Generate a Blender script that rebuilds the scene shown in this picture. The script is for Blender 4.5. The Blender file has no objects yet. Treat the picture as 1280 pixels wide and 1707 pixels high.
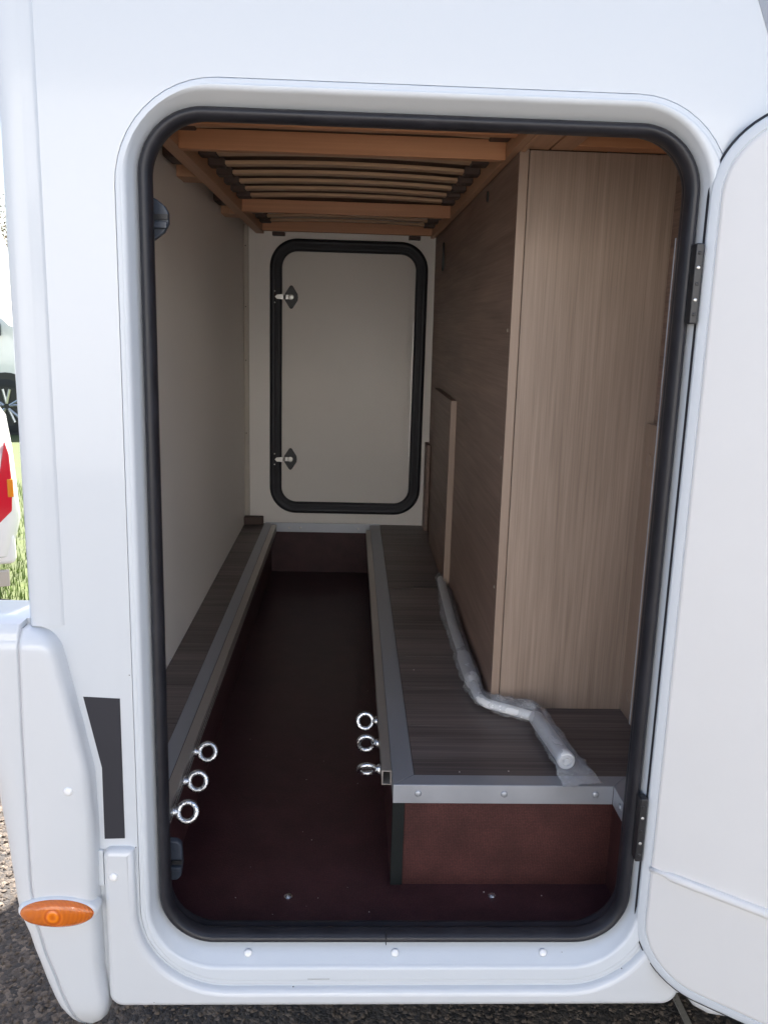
import bpy, bmesh, math, random
from mathutils import Vector, Matrix, noise
from mathutils.geometry import tessellate_polygon
PI = math.pi
random.seed(7)
scn = bpy.context.scene
COL = scn.collection

# ------------------------------------------------------------------ camera
cam_d = bpy.data.cameras.new('camera')
cam = bpy.data.objects.new('camera', cam_d); COL.objects.link(cam)
R = Matrix(((0.99896122, -0.02000208, -0.04094375),
            (-0.0357664, 0.21257389, -0.9764902),
            (0.02823541, 0.97694025, 0.21163767)))
R = Matrix((R[0], R[1], R[2]))
cam.matrix_world = Matrix.Translation((0, -1.2, 1.45)) @ R.transposed().transposed().to_4x4()
cam_d.sensor_fit = 'HORIZONTAL'; cam_d.sensor_width = 36; cam_d.lens = 36 * 1447 / 1280
cam_d.clip_start = .05; cam_d.clip_end = 1500
scn.camera = cam

# ------------------------------------------------------------------ sky, sun, exposure
SUN = Vector((.145, .57, 1.0)).normalized()          # towards the sun: behind the motorhome
el = math.asin(SUN.z); az = math.atan2(SUN.x, SUN.y)
world = bpy.data.worlds.new('World'); scn.world = world; world.use_nodes = True
wn = world.node_tree
sky = wn.nodes.new('ShaderNodeTexSky'); sky.sky_type = 'NISHITA'; sky.sun_disc = False
sky.sun_elevation = el; sky.sun_rotation = az
sky.air_density = 1.0; sky.dust_density = 3.0; sky.ozone_density = .6
bg = wn.nodes['Background']; bg.inputs[1].default_value = .064
wn.links.new(sky.outputs[0], bg.inputs[0])
sl = bpy.data.lights.new('sun', 'SUN'); sl.energy = 5; sl.angle = math.radians(.53); sl.color = (1, .95, .88)
so = bpy.data.objects.new('sun', sl); COL.objects.link(so)
so.rotation_euler = SUN.to_track_quat('Z', 'Y').to_euler(); so.location = (0, 0, 20)
scn.view_settings.view_transform = 'Standard'; scn.view_settings.look = 'None'
scn.view_settings.gamma = 1; scn.view_settings.use_curve_mapping = False
scn.view_settings.exposure = 2.42
scn.cycles.max_bounces = 12; scn.cycles.diffuse_bounces = 8; scn.cycles.transparent_max_bounces = 16

# ------------------------------------------------------------------ materials
MATS = {}
def mat(name, col, rough=.5, metal=0, coat=0, spec=.5, var=.0, vscale=8, bump=0, bscale=60, trans=0, alpha=1):
    if name in MATS: return MATS[name]
    m = bpy.data.materials.new(name); m.use_nodes = True
    nt = m.node_tree; b = nt.nodes['Principled BSDF']
    b.inputs['Base Color'].default_value = (*col, 1); b.inputs['Roughness'].default_value = rough
    b.inputs['Metallic'].default_value = metal; b.inputs['Coat Weight'].default_value = coat
    b.inputs['Coat Roughness'].default_value = .08
    b.inputs['Specular IOR Level'].default_value = spec; b.inputs['Transmission Weight'].default_value = trans
    b.inputs['Alpha'].default_value = alpha
    geo = nt.nodes.new('ShaderNodeNewGeometry')
    if var:
        n = nt.nodes.new('ShaderNodeTexNoise'); n.inputs['Scale'].default_value = vscale
        n.inputs['Detail'].default_value = 6; n.inputs['Roughness'].default_value = .6
        nt.links.new(geo.outputs['Position'], n.inputs['Vector'])
        r = nt.nodes.new('ShaderNodeMapRange'); r.inputs[1].default_value = .25; r.inputs[2].default_value = .75
        r.inputs[3].default_value = 1 - var; r.inputs[4].default_value = 1 + var * .6
        nt.links.new(n.outputs['Fac'], r.inputs[0])
        x = nt.nodes.new('ShaderNodeVectorMath'); x.operation = 'SCALE'; x.inputs[0].default_value = col
        nt.links.new(r.outputs[0], x.inputs['Scale']); nt.links.new(x.outputs[0], b.inputs['Base Color'])
        r2 = nt.nodes.new('ShaderNodeMapRange'); r2.inputs[1].default_value = .3; r2.inputs[2].default_value = .7
        r2.inputs[3].default_value = max(rough - .08, .03); r2.inputs[4].default_value = min(rough + .1, 1)
        nt.links.new(n.outputs['Fac'], r2.inputs[0]); nt.links.new(r2.outputs[0], b.inputs['Roughness'])
    if bump:
        n = nt.nodes.new('ShaderNodeTexNoise'); n.inputs['Scale'].default_value = bscale; n.inputs['Detail'].default_value = 4
        nt.links.new(geo.outputs['Position'], n.inputs['Vector'])
        bp = nt.nodes.new('ShaderNodeBump'); bp.inputs['Strength'].default_value = bump; bp.inputs['Distance'].default_value = .002
        nt.links.new(n.outputs['Fac'], bp.inputs['Height']); nt.links.new(bp.outputs[0], b.inputs['Normal'])
    MATS[name] = m
    return m

def wood(name, dark, light, along, fine=220, coarse=10, rough=.5, contrast=1.0, seed=0, bump=.15):
    """grain runs along axis 0/1/2 ; stretched noise, plus slow figure"""
    m = bpy.data.materials.new(name); m.use_nodes = True; nt = m.node_tree; b = nt.nodes['Principled BSDF']
    geo = nt.nodes.new('ShaderNodeNewGeometry'); oi = nt.nodes.new('ShaderNodeObjectInfo')
    off = nt.nodes.new('ShaderNodeVectorMath'); off.operation = 'SCALE'; off.inputs[0].default_value = (7, 5, 3)
    nt.links.new(oi.outputs['Random'], off.inputs['Scale'])
    ad = nt.nodes.new('ShaderNodeVectorMath'); ad.operation = 'ADD'
    nt.links.new(geo.outputs['Position'], ad.inputs[0]); nt.links.new(off.outputs[0], ad.inputs[1])
    def layer(sc, stretch, det=3, dist=0):
        mp = nt.nodes.new('ShaderNodeMapping'); s = [sc, sc, sc]; s[along] = sc * stretch
        mp.inputs['Scale'].default_value = s; mp.inputs['Location'].default_value = (seed, seed * .7, seed * .3)
        nt.links.new(ad.outputs[0], mp.inputs[0])
        n = nt.nodes.new('ShaderNodeTexNoise'); n.inputs['Scale'].default_value = 1; n.inputs['Detail'].default_value = det
        n.inputs['Distortion'].default_value = dist
        nt.links.new(mp.outputs[0], n.inputs['Vector']); return n.outputs['Fac']
    a = layer(fine, .014, 4); c = layer(coarse, .12, 5, .8); d = layer(fine * .3, .03, 4, .2)
    def mth(op, x, y):
        k = nt.nodes.new('ShaderNodeMath'); k.operation = op
        for i, v in enumerate((x, y)):
            if isinstance(v, (int, float)): k.inputs[i].default_value = v
            else: nt.links.new(v, k.inputs[i])
        return k.outputs[0]
    s = mth('ADD', mth('ADD', mth('MULTIPLY', a, .35), mth('MULTIPLY', c, .35)), mth('MULTIPLY', d, .30))
    s = mth('ADD', s, mth('MULTIPLY', mth('SUBTRACT', oi.outputs['Random'], .5), .06))
    mr = nt.nodes.new('ShaderNodeMapRange'); mr.inputs[1].default_value = .5 - .17 / contrast; mr.inputs[2].default_value = .5 + .17 / contrast
    nt.links.new(s, mr.inputs[0])
    mx = nt.nodes.new('ShaderNodeMix'); mx.data_type = 'RGBA'
    mx.inputs[6].default_value = (*dark, 1); mx.inputs[7].default_value = (*light, 1)
    nt.links.new(mr.outputs[0], mx.inputs[0]); nt.links.new(mx.outputs[2], b.inputs['Base Color'])
    b.inputs['Roughness'].default_value = rough
    if bump:
        bp = nt.nodes.new('ShaderNodeBump'); bp.inputs['Strength'].default_value = bump; bp.inputs['Distance'].default_value = .001
        nt.links.new(a, bp.inputs['Height']); nt.links.new(bp.outputs[0], b.inputs['Normal'])
    return m

M = {}
M['paint'] = mat('white_gelcoat', (.58, .61, .64), .32, coat=.3, bump=.35, bscale=2.2)
M['grp'] = mat('white_moulding', (.61, .63, .65), .32, coat=.3, bump=.25, bscale=6)
M['frame'] = mat('white_powder_coat', (.60, .635, .67), .36, bump=.05, bscale=400)
M['cream'] = mat('cream_panel', (.71, .705, .70), .45, var=.02, bump=.05, bscale=90)
M['rubber'] = mat('black_rubber', (.020, .020, .025), .42, spec=.4, var=.3, vscale=25, bump=.12, bscale=120)
M['blackp'] = mat('black_plastic', (.02, .02, .022), .4, bump=.1, bscale=300)
M['bluep'] = mat('blue_grey_plastic', (.045, .055, .075), .35)
M['wall'] = mat('grey_beige_wallboard', (.84, .80, .745), .5, var=.03, vscale=4, bump=.08, bscale=200)
M['strip'] = mat('beige_strip', (.50, .45, .39), .5)
M['alu'] = mat('satin_aluminium', (.42, .44, .48), .42, metal=.55, var=.08, vscale=14, bump=.05, bscale=500)
M['tube'] = mat('mill_aluminium', (.50, .47, .44), .38, metal=.7, var=.1, vscale=10)
M['zinc'] = mat('bright_zinc', (.72, .74, .76), .22, metal=1, var=.12, vscale=260, bump=.5, bscale=420)
M['steel'] = mat('dull_steel', (.62, .61, .58), .35, metal=.9, var=.1, vscale=100)
M['decal'] = mat('charcoal_vinyl', (.030, .030, .037), .6, spec=.3)
M['greydecal'] = mat('grey_vinyl', (.28, .30, .34), .4)
M['cap'] = mat('white_screw_cap', (.84, .84, .84), .3)
M['seam'] = mat('dark_joint', (.06, .055, .055), .8)
M['sealant'] = mat('grey_sealant', (.50, .50, .53), .7)
M['trimdark'] = mat('dark_grey_trim', (.010, .012, .012), .75, spec=.2, var=.2, vscale=40)
M['cavity'] = mat('brown_underlay', (.20, .12, .08), .9, var=.2, vscale=20)
M['holder'] = mat('brown_slat_holder', (.075, .045, .035), .6)
M['handle'] = mat('white_enamel_tube', (.88, .88, .87), .35)
M['knob'] = mat('grey_tube', (.66, .67, .68), .4)
M['pine'] = wood('pine_beam', (.45, .20, .095), (.64, .32, .16), 0, fine=160, coarse=14, contrast=.8)
M['piney'] = wood('pine_rail', (.42, .22, .12), (.58, .34, .20), 1, fine=160, coarse=14, contrast=.8)
M['slat'] = wood('birch_slat', (.47, .29, .165), (.66, .44, .27), 0, fine=120, coarse=10, contrast=.7)
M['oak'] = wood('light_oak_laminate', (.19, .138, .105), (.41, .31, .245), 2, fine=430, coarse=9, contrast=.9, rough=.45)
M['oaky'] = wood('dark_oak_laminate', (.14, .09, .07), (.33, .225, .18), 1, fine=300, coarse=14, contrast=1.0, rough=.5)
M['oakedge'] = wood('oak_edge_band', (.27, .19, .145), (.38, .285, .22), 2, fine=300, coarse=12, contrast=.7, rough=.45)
M['plank'] = wood('grey_oak_vinyl', (.052, .040, .037), (.24, .195, .18), 0, fine=230, coarse=9, contrast=1.0, rough=.42)
M['plank'].node_tree.nodes['Principled BSDF'].inputs['Specular IOR Level'].default_value = .35

def mesh_mat(name, col, dark, scale):
    """phenolic anti-slip sheet: a fine wire-mesh imprint"""
    m = bpy.data.materials.new(name); m.use_nodes = True; nt = m.node_tree; b = nt.nodes['Principled BSDF']
    geo = nt.nodes.new('ShaderNodeNewGeometry')
    v = nt.nodes.new('ShaderNodeTexVoronoi'); v.inputs['Scale'].default_value = scale; v.inputs['Randomness'].default_value = .25
    nt.links.new(geo.outputs['Position'], v.inputs['Vector'])
    n = nt.nodes.new('ShaderNodeTexNoise'); n.inputs['Scale'].default_value = 18; n.inputs['Detail'].default_value = 6
    nt.links.new(geo.outputs['Position'], n.inputs['Vector'])
    mr = nt.nodes.new('ShaderNodeMapRange'); mr.inputs[1].default_value = .15; mr.inputs[2].default_value = .65
    nt.links.new(v.outputs['Distance'], mr.inputs[0])
    mx = nt.nodes.new('ShaderNodeMix'); mx.data_type = 'RGBA'
    mx.inputs[6].default_value = (*col, 1); mx.inputs[7].default_value = (*dark, 1)
    nt.links.new(mr.outputs[0], mx.inputs[0])
    s = nt.nodes.new('ShaderNodeMapRange'); s.inputs[1].default_value = .3; s.inputs[2].default_value = .7
    s.inputs[3].default_value = .8; s.inputs[4].default_value = 1.2; nt.links.new(n.outputs['Fac'], s.inputs[0])
    sc = nt.nodes.new('ShaderNodeVectorMath'); sc.operation = 'SCALE'
    nt.links.new(mx.outputs[2], sc.inputs[0]); nt.links.new(s.outputs[0], sc.inputs['Scale'])
    nt.links.new(sc.outputs[0], b.inputs['Base Color'])
    bp = nt.nodes.new('ShaderNodeBump'); bp.inputs['Strength'].default_value = .6; bp.inputs['Distance'].default_value = .0008
    nt.links.new(v.outputs['Distance'], bp.inputs['Height']); nt.links.new(bp.outputs[0], b.inputs['Normal'])
    b.inputs['Roughness'].default_value = .5; b.inputs['Specular IOR Level'].default_value = .3
    return m
M['floor'] = mesh_mat('phenolic_floor', (.085, .032, .034), (.040, .016, .018), 330)
M['floor'].node_tree.nodes['Principled BSDF'].inputs['Roughness'].default_value = .38
M['riser'] = mesh_mat('phenolic_riser', (.088, .030, .027), (.036, .013, .012), 330)

def film_mat():
    m = bpy.data.materials.new('clear_polythene'); m.use_nodes = True; nt = m.node_tree
    out = nt.nodes['Material Output']; nt.nodes.remove(nt.nodes['Principled BSDF'])
    tr = nt.nodes.new('ShaderNodeBsdfTransparent'); tr.inputs[0].default_value = (.98, .985, .99, 1)
    gl = nt.nodes.new('ShaderNodeBsdfGlossy'); gl.inputs['Roughness'].default_value = .05
    df = nt.nodes.new('ShaderNodeBsdfDiffuse'); df.inputs[0].default_value = (.8, .83, .88, 1)
    lw = nt.nodes.new('ShaderNodeLayerWeight'); lw.inputs[0].default_value = .35
    geo = nt.nodes.new('ShaderNodeNewGeometry')
    n = nt.nodes.new('ShaderNodeTexNoise'); n.inputs['Scale'].default_value = 30; n.inputs['Detail'].default_value = 5; n.inputs['Distortion'].default_value = 1.5
    nt.links.new(geo.outputs['Position'], n.inputs['Vector'])
    bp = nt.nodes.new('ShaderNodeBump'); bp.inputs['Strength'].default_value = 1; bp.inputs['Distance'].default_value = .012
    nt.links.new(n.outputs['Fac'], bp.inputs['Height']); nt.links.new(bp.outputs[0], gl.inputs['Normal'])
    m1 = nt.nodes.new('ShaderNodeMixShader'); m1.inputs[0].default_value = .2
    nt.links.new(tr.outputs[0], m1.inputs[1]); nt.links.new(df.outputs[0], m1.inputs[2])
    m2 = nt.nodes.new('ShaderNodeMixShader')
    mr = nt.nodes.new('ShaderNodeMapRange'); mr.inputs[3].default_value = .05; mr.inputs[4].default_value = .35
    nt.links.new(lw.outputs['Fresnel'], mr.inputs[0]); nt.links.new(mr.outputs[0], m2.inputs[0])
    nt.links.new(m1.outputs[0], m2.inputs[1]); nt.links.new(gl.outputs[0], m2.inputs[2])
    nt.links.new(m2.outputs[0], out.inputs[0])
    return m
M['film'] = film_mat()

def asphalt_mat():
    m = bpy.data.materials.new('asphalt'); m.use_nodes = True; nt = m.node_tree; b = nt.nodes['Principled BSDF']
    geo = nt.nodes.new('ShaderNodeNewGeometry')
    v = nt.nodes.new('ShaderNodeTexVoronoi'); v.inputs['Scale'].default_value = 95
    v2 = nt.nodes.new('ShaderNodeTexVoronoi'); v2.inputs['Scale'].default_value = 230
    n = nt.nodes.new('ShaderNodeTexNoise'); n.inputs['Scale'].default_value = 3; n.inputs['Detail'].default_value = 8
    for q in (v, v2, n): nt.links.new(geo.outputs['Position'], q.inputs['Vector'])
    cr = nt.nodes.new('ShaderNodeValToRGB'); e = cr.color_ramp.elements
    e[0].position = 0; e[0].color = (.035, .032, .031, 1); e[1].position = 1; e[1].color = (.17, .135, .105, 1)
    k = cr.color_ramp.elements.new(.6); k.color = (.066, .054, .045, 1)
    sep = nt.nodes.new('ShaderNodeSeparateColor'); nt.links.new(v.outputs['Color'], sep.inputs[0])
    nt.links.new(sep.outputs[0], cr.inputs[0])
    s = nt.nodes.new('ShaderNodeMapRange'); s.inputs[1].default_value = .3; s.inputs[2].default_value = .7
    s.inputs[3].default_value = .75; s.inputs[4].default_value = 1.2; nt.links.new(n.outputs['Fac'], s.inputs[0])
    sc = nt.nodes.new('ShaderNodeVectorMath'); sc.operation = 'SCALE'
    nt.links.new(cr.outputs[0], sc.inputs[0]); nt.links.new(s.outputs[0], sc.inputs['Scale'])
    nt.links.new(sc.outputs[0], b.inputs['Base Color'])
    ad = nt.nodes.new('ShaderNodeMath'); ad.operation = 'MULTIPLY_ADD'; ad.inputs[1].default_value = .4
    nt.links.new(v2.outputs['Distance'], ad.inputs[0]); nt.links.new(v.outputs['Distance'], ad.inputs[2])
    bp = nt.nodes.new('ShaderNodeBump'); bp.invert = True; bp.inputs['Strength'].default_value = 1; bp.inputs['Distance'].default_value = .006
    nt.links.new(ad.outputs[0], bp.inputs['Height']); nt.links.new(bp.outputs[0], b.inputs['Normal'])
    b.inputs['Roughness'].default_value = .85
    return m
M['asphalt'] = asphalt_mat()
M['stone'] = mat('stone_chippings', (.115, .09, .07), .8, var=.6, vscale=60)
M['lawn'] = mat('lawn_soil', (.07, .09, .03), .9, var=.4, vscale=6)
M['blade'] = mat('grass_blades', (.12, .19, .035), .6, var=.4, vscale=14)
M['paintline'] = mat('worn_line_paint', (.30, .28, .24), .8, var=.4, vscale=50)

def lens_mat():
    m = bpy.data.materials.new('amber_lens'); m.use_nodes = True; nt = m.node_tree; b = nt.nodes['Principled BSDF']
    tc = nt.nodes.new('ShaderNodeTexCoord')
    w = nt.nodes.new('ShaderNodeTexWave'); w.wave_type = 'BANDS'; w.bands_direction = 'X'; w.inputs['Scale'].default_value = 170
    w2 = nt.nodes.new('ShaderNodeTexWave'); w2.wave_type = 'RINGS'; w2.rings_direction = 'SPHERICAL'; w2.inputs['Scale'].default_value = 70
    mp = nt.nodes.new('ShaderNodeMapping'); mp.inputs['Location'].default_value = (.003, 0, 0)
    nt.links.new(tc.outputs['Object'], mp.inputs[0]); nt.links.new(mp.outputs[0], w2.inputs[0]); nt.links.new(tc.outputs['Object'], w.inputs[0])
    g = nt.nodes.new('ShaderNodeVectorMath'); g.operation = 'LENGTH'
    nt.links.new(mp.outputs[0], g.inputs[0])
    mr = nt.nodes.new('ShaderNodeMapRange'); mr.inputs[1].default_value = .016; mr.inputs[2].default_value = .022
    nt.links.new(g.outputs['Value'], mr.inputs[0])
    mx = nt.nodes.new('ShaderNodeMix'); mx.data_type = 'FLOAT'
    nt.links.new(mr.outputs[0], mx.inputs[0]); nt.links.new(w2.outputs['Fac'], mx.inputs[2]); nt.links.new(w.outputs['Fac'], mx.inputs[3])
    cr = nt.nodes.new('ShaderNodeMix'); cr.data_type = 'RGBA'
    cr.inputs[6].default_value = (.52, .075, .0, 1); cr.inputs[7].default_value = (.90, .24, .008, 1)
    nt.links.new(mx.outputs[0], cr.inputs[0]); nt.links.new(cr.outputs[2], b.inputs['Base Color'])
    bp = nt.nodes.new('ShaderNodeBump'); bp.inputs['Strength'].default_value = .6; bp.inputs['Distance'].default_value = .002
    nt.links.new(mx.outputs[0], bp.inputs['Height']); nt.links.new(bp.outputs[0], b.inputs['Normal'])
    b.inputs['Roughness'].default_value = .2; b.inputs['Coat Weight'].default_value = .8; b.inputs['Coat Roughness'].default_value = .03
    return m
M['lens'] = lens_mat()
M['carwhite'] = mat('white_car_paint', (.8, .8, .8), .2, coat=.7)
M['glass'] = mat('dark_window_glass', (.10, .14, .15), .06, spec=.8)
M['blueglass'] = mat('blue_tinted_screen', (.22, .32, .42), .08, spec=.8)
M['red'] = mat('red_lens', (.62, .012, .03), .12, coat=.7)
M['orange'] = mat('orange_lens', (.75, .25, .02), .12, coat=.7)
M['tyre'] = mat('tyre_rubber', (.025, .025, .026), .75, var=.2, vscale=30)
M['alloy'] = mat('dark_alloy', (.16, .16, .17), .3, metal=.7)
M['bark'] = mat('bark', (.09, .065, .045), .9, var=.4, vscale=20)
M['leaf'] = mat('bronze_leaves', (.16, .10, .04), .7, var=.5, vscale=4)
M['leafg'] = mat('green_leaves', (.06, .09, .03), .7, var=.5, vscale=4)
M['dust'] = mat('pale_crumbs', (.6, .55, .5), .8)

# ------------------------------------------------------------------ mesh builder
class MB:
    def __init__(s): s.v = []; s.f = []; s.m = []
    def add(s, vs, fs):
        b = len(s.v); s.v += [tuple(p) for p in vs]; s.f += [tuple(i + b for i in f) for f in fs]; return s
    def box(s, x0, x1, y0, y1, z0, z1):
        vs = [(x, y, z) for x in (x0, x1) for y in (y0, y1) for z in (z0, z1)]
        return s.add(vs, [(0, 1, 3, 2), (4, 6, 7, 5), (0, 4, 5, 1), (2, 3, 7, 6), (0, 2, 6, 4), (1, 5, 7, 3)])
    def hexa(s, a, b):   # two quads (a bottom loop, b top loop)
        return s.add(list(a) + list(b), [(3, 2, 1, 0), (4, 5, 6, 7)] + [(i, (i + 1) % 4, (i + 1) % 4 + 4, i + 4) for i in range(4)])
    def loft(s, loops, closed=True, cap=(False, False)):
        n = len(loops[0]); vs = [p for l in loops for p in l]; fs = []
        for k in range(len(loops) - 1):
            for i in range(n if closed else n - 1):
                j = (i + 1) % n; fs.append((k * n + i, k * n + j, (k + 1) * n + j, (k + 1) * n + i))
        if cap[0]: fs.append(tuple(reversed(range(n))))
        if cap[1]: fs.append(tuple(range((len(loops) - 1) * n, len(loops) * n)))
        return s.add(vs, fs)
    def tube(s, pts, r, n=12, cap=True, flat=1.0):
        pts = [Vector(p) for p in pts]; loops = []; up = Vector((0, 0, 1))
        rs = r if isinstance(r, (list, tuple)) else [r] * len(pts)
        for i, p in enumerate(pts):
            t = (pts[min(i + 1, len(pts) - 1)] - pts[max(i - 1, 0)]).normalized()
            u = up if abs(t.dot(up)) < .95 else Vector((1, 0, 0))
            a = t.cross(u).normalized(); b = a.cross(t)
            loops.append([p + a * math.cos(q) * rs[i] + b * math.sin(q) * rs[i] * flat for q in [2 * PI * k / n for k in range(n)]])
        return s.loft(loops, True, (cap, cap))
    def lathe(s, c, axis, prof, n=20, sx=1.0):
        """prof: list of (radius, height along axis)"""
        axis = Vector(axis).normalized(); u = Vector((0, 0, 1)) if abs(axis.z) < .9 else Vector((1, 0, 0))
        a = axis.cross(u).normalized(); b = a.cross(axis); c = Vector(c)
        loops = [[c + axis * h + a * math.cos(q) * r * sx + b * math.sin(q) * r for q in [2 * PI * k / n for k in range(n)]] for r, h in prof]
        return s.loft(loops, True, (True, True))
    def torus(s, c, axis, R_, r, n=28, k=10):
        axis = Vector(axis).normalized(); u = Vector((1, 0, 0)); a = (u - axis * u.dot(axis)).normalized(); b = axis.cross(a); c = Vector(c)
        loops = []
        for i in range(n):
            q = 2 * PI * i / n; d = a * math.cos(q) + b * math.sin(q)
            loops.append([c + d * (R_ + r * math.cos(2 * PI * j / k)) + axis * r * math.sin(2 * PI * j / k) for j in range(k)])
        loops.append(loops[0]); return s.loft(loops, True)
    def prism(s, pts, fn, d0, d1):
        """pts: 2-D outline; fn(u, v, d) -> 3-D"""
        n = len(pts); A = [fn(u, v, d0) for u, v in pts]; B = [fn(u, v, d1) for u, v in pts]
        tri = tessellate_polygon([[Vector((u, v, 0)) for u, v in pts]])
        fs = [tuple(reversed(t)) for t in tri] + [tuple(i + n for i in t) for t in tri]
        fs += [(i, (i + 1) % n, (i + 1) % n + n, i + n) for i in range(n)]
        return s.add(A + B, fs)
    def ngprism(s, pts, fn, d0, d1):
        n = len(pts); A = [fn(u, v, d0) for u, v in pts]; B = [fn(u, v, d1) for u, v in pts]
        fs = [tuple(reversed(range(n))), tuple(range(n, 2 * n))] + [(i, (i + 1) % n, (i + 1) % n + n, i + n) for i in range(n)]
        return s.add(A + B, fs)

WORLD = {}
def link(name, me, m, parent=None, smooth=False, bevel=0, seg=2, origin=None):
    o = bpy.data.objects.new(name, me); COL.objects.link(o)
    if m is not None and not me.materials: me.materials.append(m)
    if smooth:
        for p in me.polygons: p.use_smooth = True
    if bevel:
        b = o.modifiers.new('bevel', 'BEVEL'); b.width = bevel; b.segments = seg; b.limit_method = 'ANGLE'; b.angle_limit = math.radians(40)
        b.harden_normals = False
        for p in me.polygons: p.use_smooth = True
        w = o.modifiers.new('wn', 'WEIGHTED_NORMAL'); w.keep_sharp = False
    return o
def build(mb, name, m, parent=None, smooth=False, bevel=0, seg=2, origin=(0, 0, 0), label=None, autosmooth=None):
    me = bpy.data.meshes.new(name); og = Vector(origin)
    me.from_pydata([Vector(v) - og for v in mb.v], [], mb.f); me.update()
    bm = bmesh.new(); bm.from_mesh(me); bmesh.ops.recalc_face_normals(bm, faces=bm.faces); bm.to_mesh(me); bm.free()
    o = link(name, me, m, parent, smooth, bevel, seg)
    if autosmooth:
        for p in me.polygons: p.use_smooth = True
        me.set_sharp_from_angle(angle=math.radians(autosmooth))
    place(o, og, parent)
    if label: o['label'] = label
    return o
def place(o, og, parent):
    og = Vector(og); WORLD[o.name] = og
    if parent is None: o.location = og
    else:
        o.parent = parent; o.location = og - WORLD[parent.name]
def empty(name, loc, label, cat, group=None):
    o = bpy.data.objects.new(name, None); COL.objects.link(o); o.location = loc; WORLD[name] = Vector(loc); o.empty_display_size = .1
    WORLD[o.name] = Vector(loc)
    tag(o, label, cat, group); return o
def tag(o, label, cat, group=None):
    o['label'] = label; o['category'] = cat
    if group: o['group'] = group
    return o
def clone(o, loc, parent, rot=None):
    c = o.copy(); COL.objects.link(c); place(c, loc, parent)
    if rot is not None: c.rotation_euler = rot
    return c
def B(name, m, parent, x0, x1, y0, y1, z0, z1, bevel=0, seg=2, label=None):
    return build(MB().box(x0, x1, y0, y1, z0, z1), name, m, parent, bevel=bevel, seg=seg, label=label)

def rrect(x0, x1, z0, z1, r, n=12):
    pts = []
    for cx, cz, a0 in ((x1 - r, z1 - r, 0), (x0 + r, z1 - r, 90), (x0 + r, z0 + r, 180), (x1 - r, z0 + r, 270)):
        for k in range(n + 1):
            a = math.radians(a0 + 90 * k / n); pts.append((cx + r * math.cos(a), cz + r * math.sin(a)))
    return pts
def rr3(x0, x1, z0, z1, r, y, n=12): return [(u, y, v) for u, v in rrect(x0, x1, z0, z1, r, n)]

# ================================================================== ground
g = MB(); g.add([(-400, -400, 0), (400, -400, 0), (400, 400, 0), (-400, 400, 0)], [(0, 1, 2, 3)])
o = build(g, 'asphalt_ground', M['asphalt']); o['kind'] = 'structure'
g = MB()
xs = [-60 + i * 6 for i in range(21)]
edge = [(x, 3.12 + .08 * math.sin(x * 2.1) + .05 * math.sin(x * 5.3)) for x in [-40 + .25 * i for i in range(320)]]
vs = [(x, y, .004) for x, y in edge] + [(x, 70, .004) for x, y in edge]
n = len(edge)
g.add(vs, [(i, i + 1, i + 1 + n, i + n) for i in range(n - 1)])
o = build(g, 'lawn', M['lawn']); o['kind'] = 'structure'
# grass blades near the edge that shows beside the motorhome
g = MB(); rnd = random.Random(3)
for i in range(9000):
    y = 3.1 + rnd.random() ** 1.5 * 3.2; x = -(y + 1.2) * .39 + rnd.uniform(-1.1, 1.3)
    if y < 3.12 + .08 * math.sin(x * 2.1) + .05 * math.sin(x * 5.3): continue
    h = rnd.uniform(.03, .085); a = rnd.uniform(0, 2 * PI); w = .003; dx = math.cos(a); dy = math.sin(a); l = rnd.uniform(-.5, .5) * h
    g.add([(x - dx * w, y - dy * w, .004), (x + dx * w, y + dy * w, .004), (x - dy * l, y + dx * l, .004 + h)], [(0, 1, 2)])
o = build(g, 'grass', M['blade']); o['kind'] = 'stuff'; tag(o, 'short bright green grass beside the asphalt behind the motorhome', 'grass')
# loose and half-sunk chippings in the asphalt close to the camera
ico = []
t = (1 + 5 ** .5) / 2
for a, b in ((-1, t), (1, t), (-1, -t), (1, -t)): ico += [(a, b, 0), (0, a, b), (b, 0, a)]
bmi = bmesh.new(); bmesh.ops.create_icosphere(bmi, subdivisions=1, radius=1)
iv = [v.co.copy() for v in bmi.verts]; ifc = [tuple(v.index for v in f.verts) for f in bmi.faces]; bmi.free()
g = MB()
def pebble(x, y, r):
    rot = Matrix.Rotation(rnd.uniform(0, 6.28), 3, (rnd.random(), rnd.random(), rnd.random() + .1))
    sc = Vector((1, rnd.uniform(.6, 1), rnd.uniform(.4, .7)))
    g.add([rot @ (Vector((v.x * sc.x, v.y * sc.y, v.z * sc.z)) * r * rnd.uniform(.85, 1.1)) + Vector((x, y, r * .12)) for v in iv], ifc)
for i in range(5200):
    pebble(rnd.uniform(-1.35, -.35), rnd.uniform(.1, 1.9), rnd.choice((.003, .004, .004, .005, .0065, .008)))
for i in range(2600):
    pebble(rnd.uniform(-.35, 1.1), rnd.uniform(.1, .75), rnd.choice((.003, .004, .005, .0065)))
o = build(g, 'chippings', M['stone']); o['kind'] = 'stuff'; tag(o, 'grey stone chippings in the worn asphalt surface', 'gravel')
o = build(MB().box(.742, .756, -.6, 1.6, .0, .004), 'painted_line', M['paintline']); o['kind'] = 'structure'

# ================================================================== motorhome
MH = empty('motorhome', (2.2, 1.15, 0), 'white motorhome with its rear side garage door swung wide open', 'motorhome')
XL, XR, YB, ZT = -.445, 5.4, 2.27, 2.82
# frame rectangles
F0 = (-.311, .500, .415, 1.751, .135)       # outer seam
E0 = (-.296, .473, .448, 1.735, .106)       # front edge
E1 = (-.287, .467, .474, 1.722, .089)       # where the rubber starts, 30 mm in
def inset(rc, d): return (rc[0] + d, rc[1] - d, rc[2] + d, rc[3] - d, max(rc[4] - d, .01))
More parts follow.
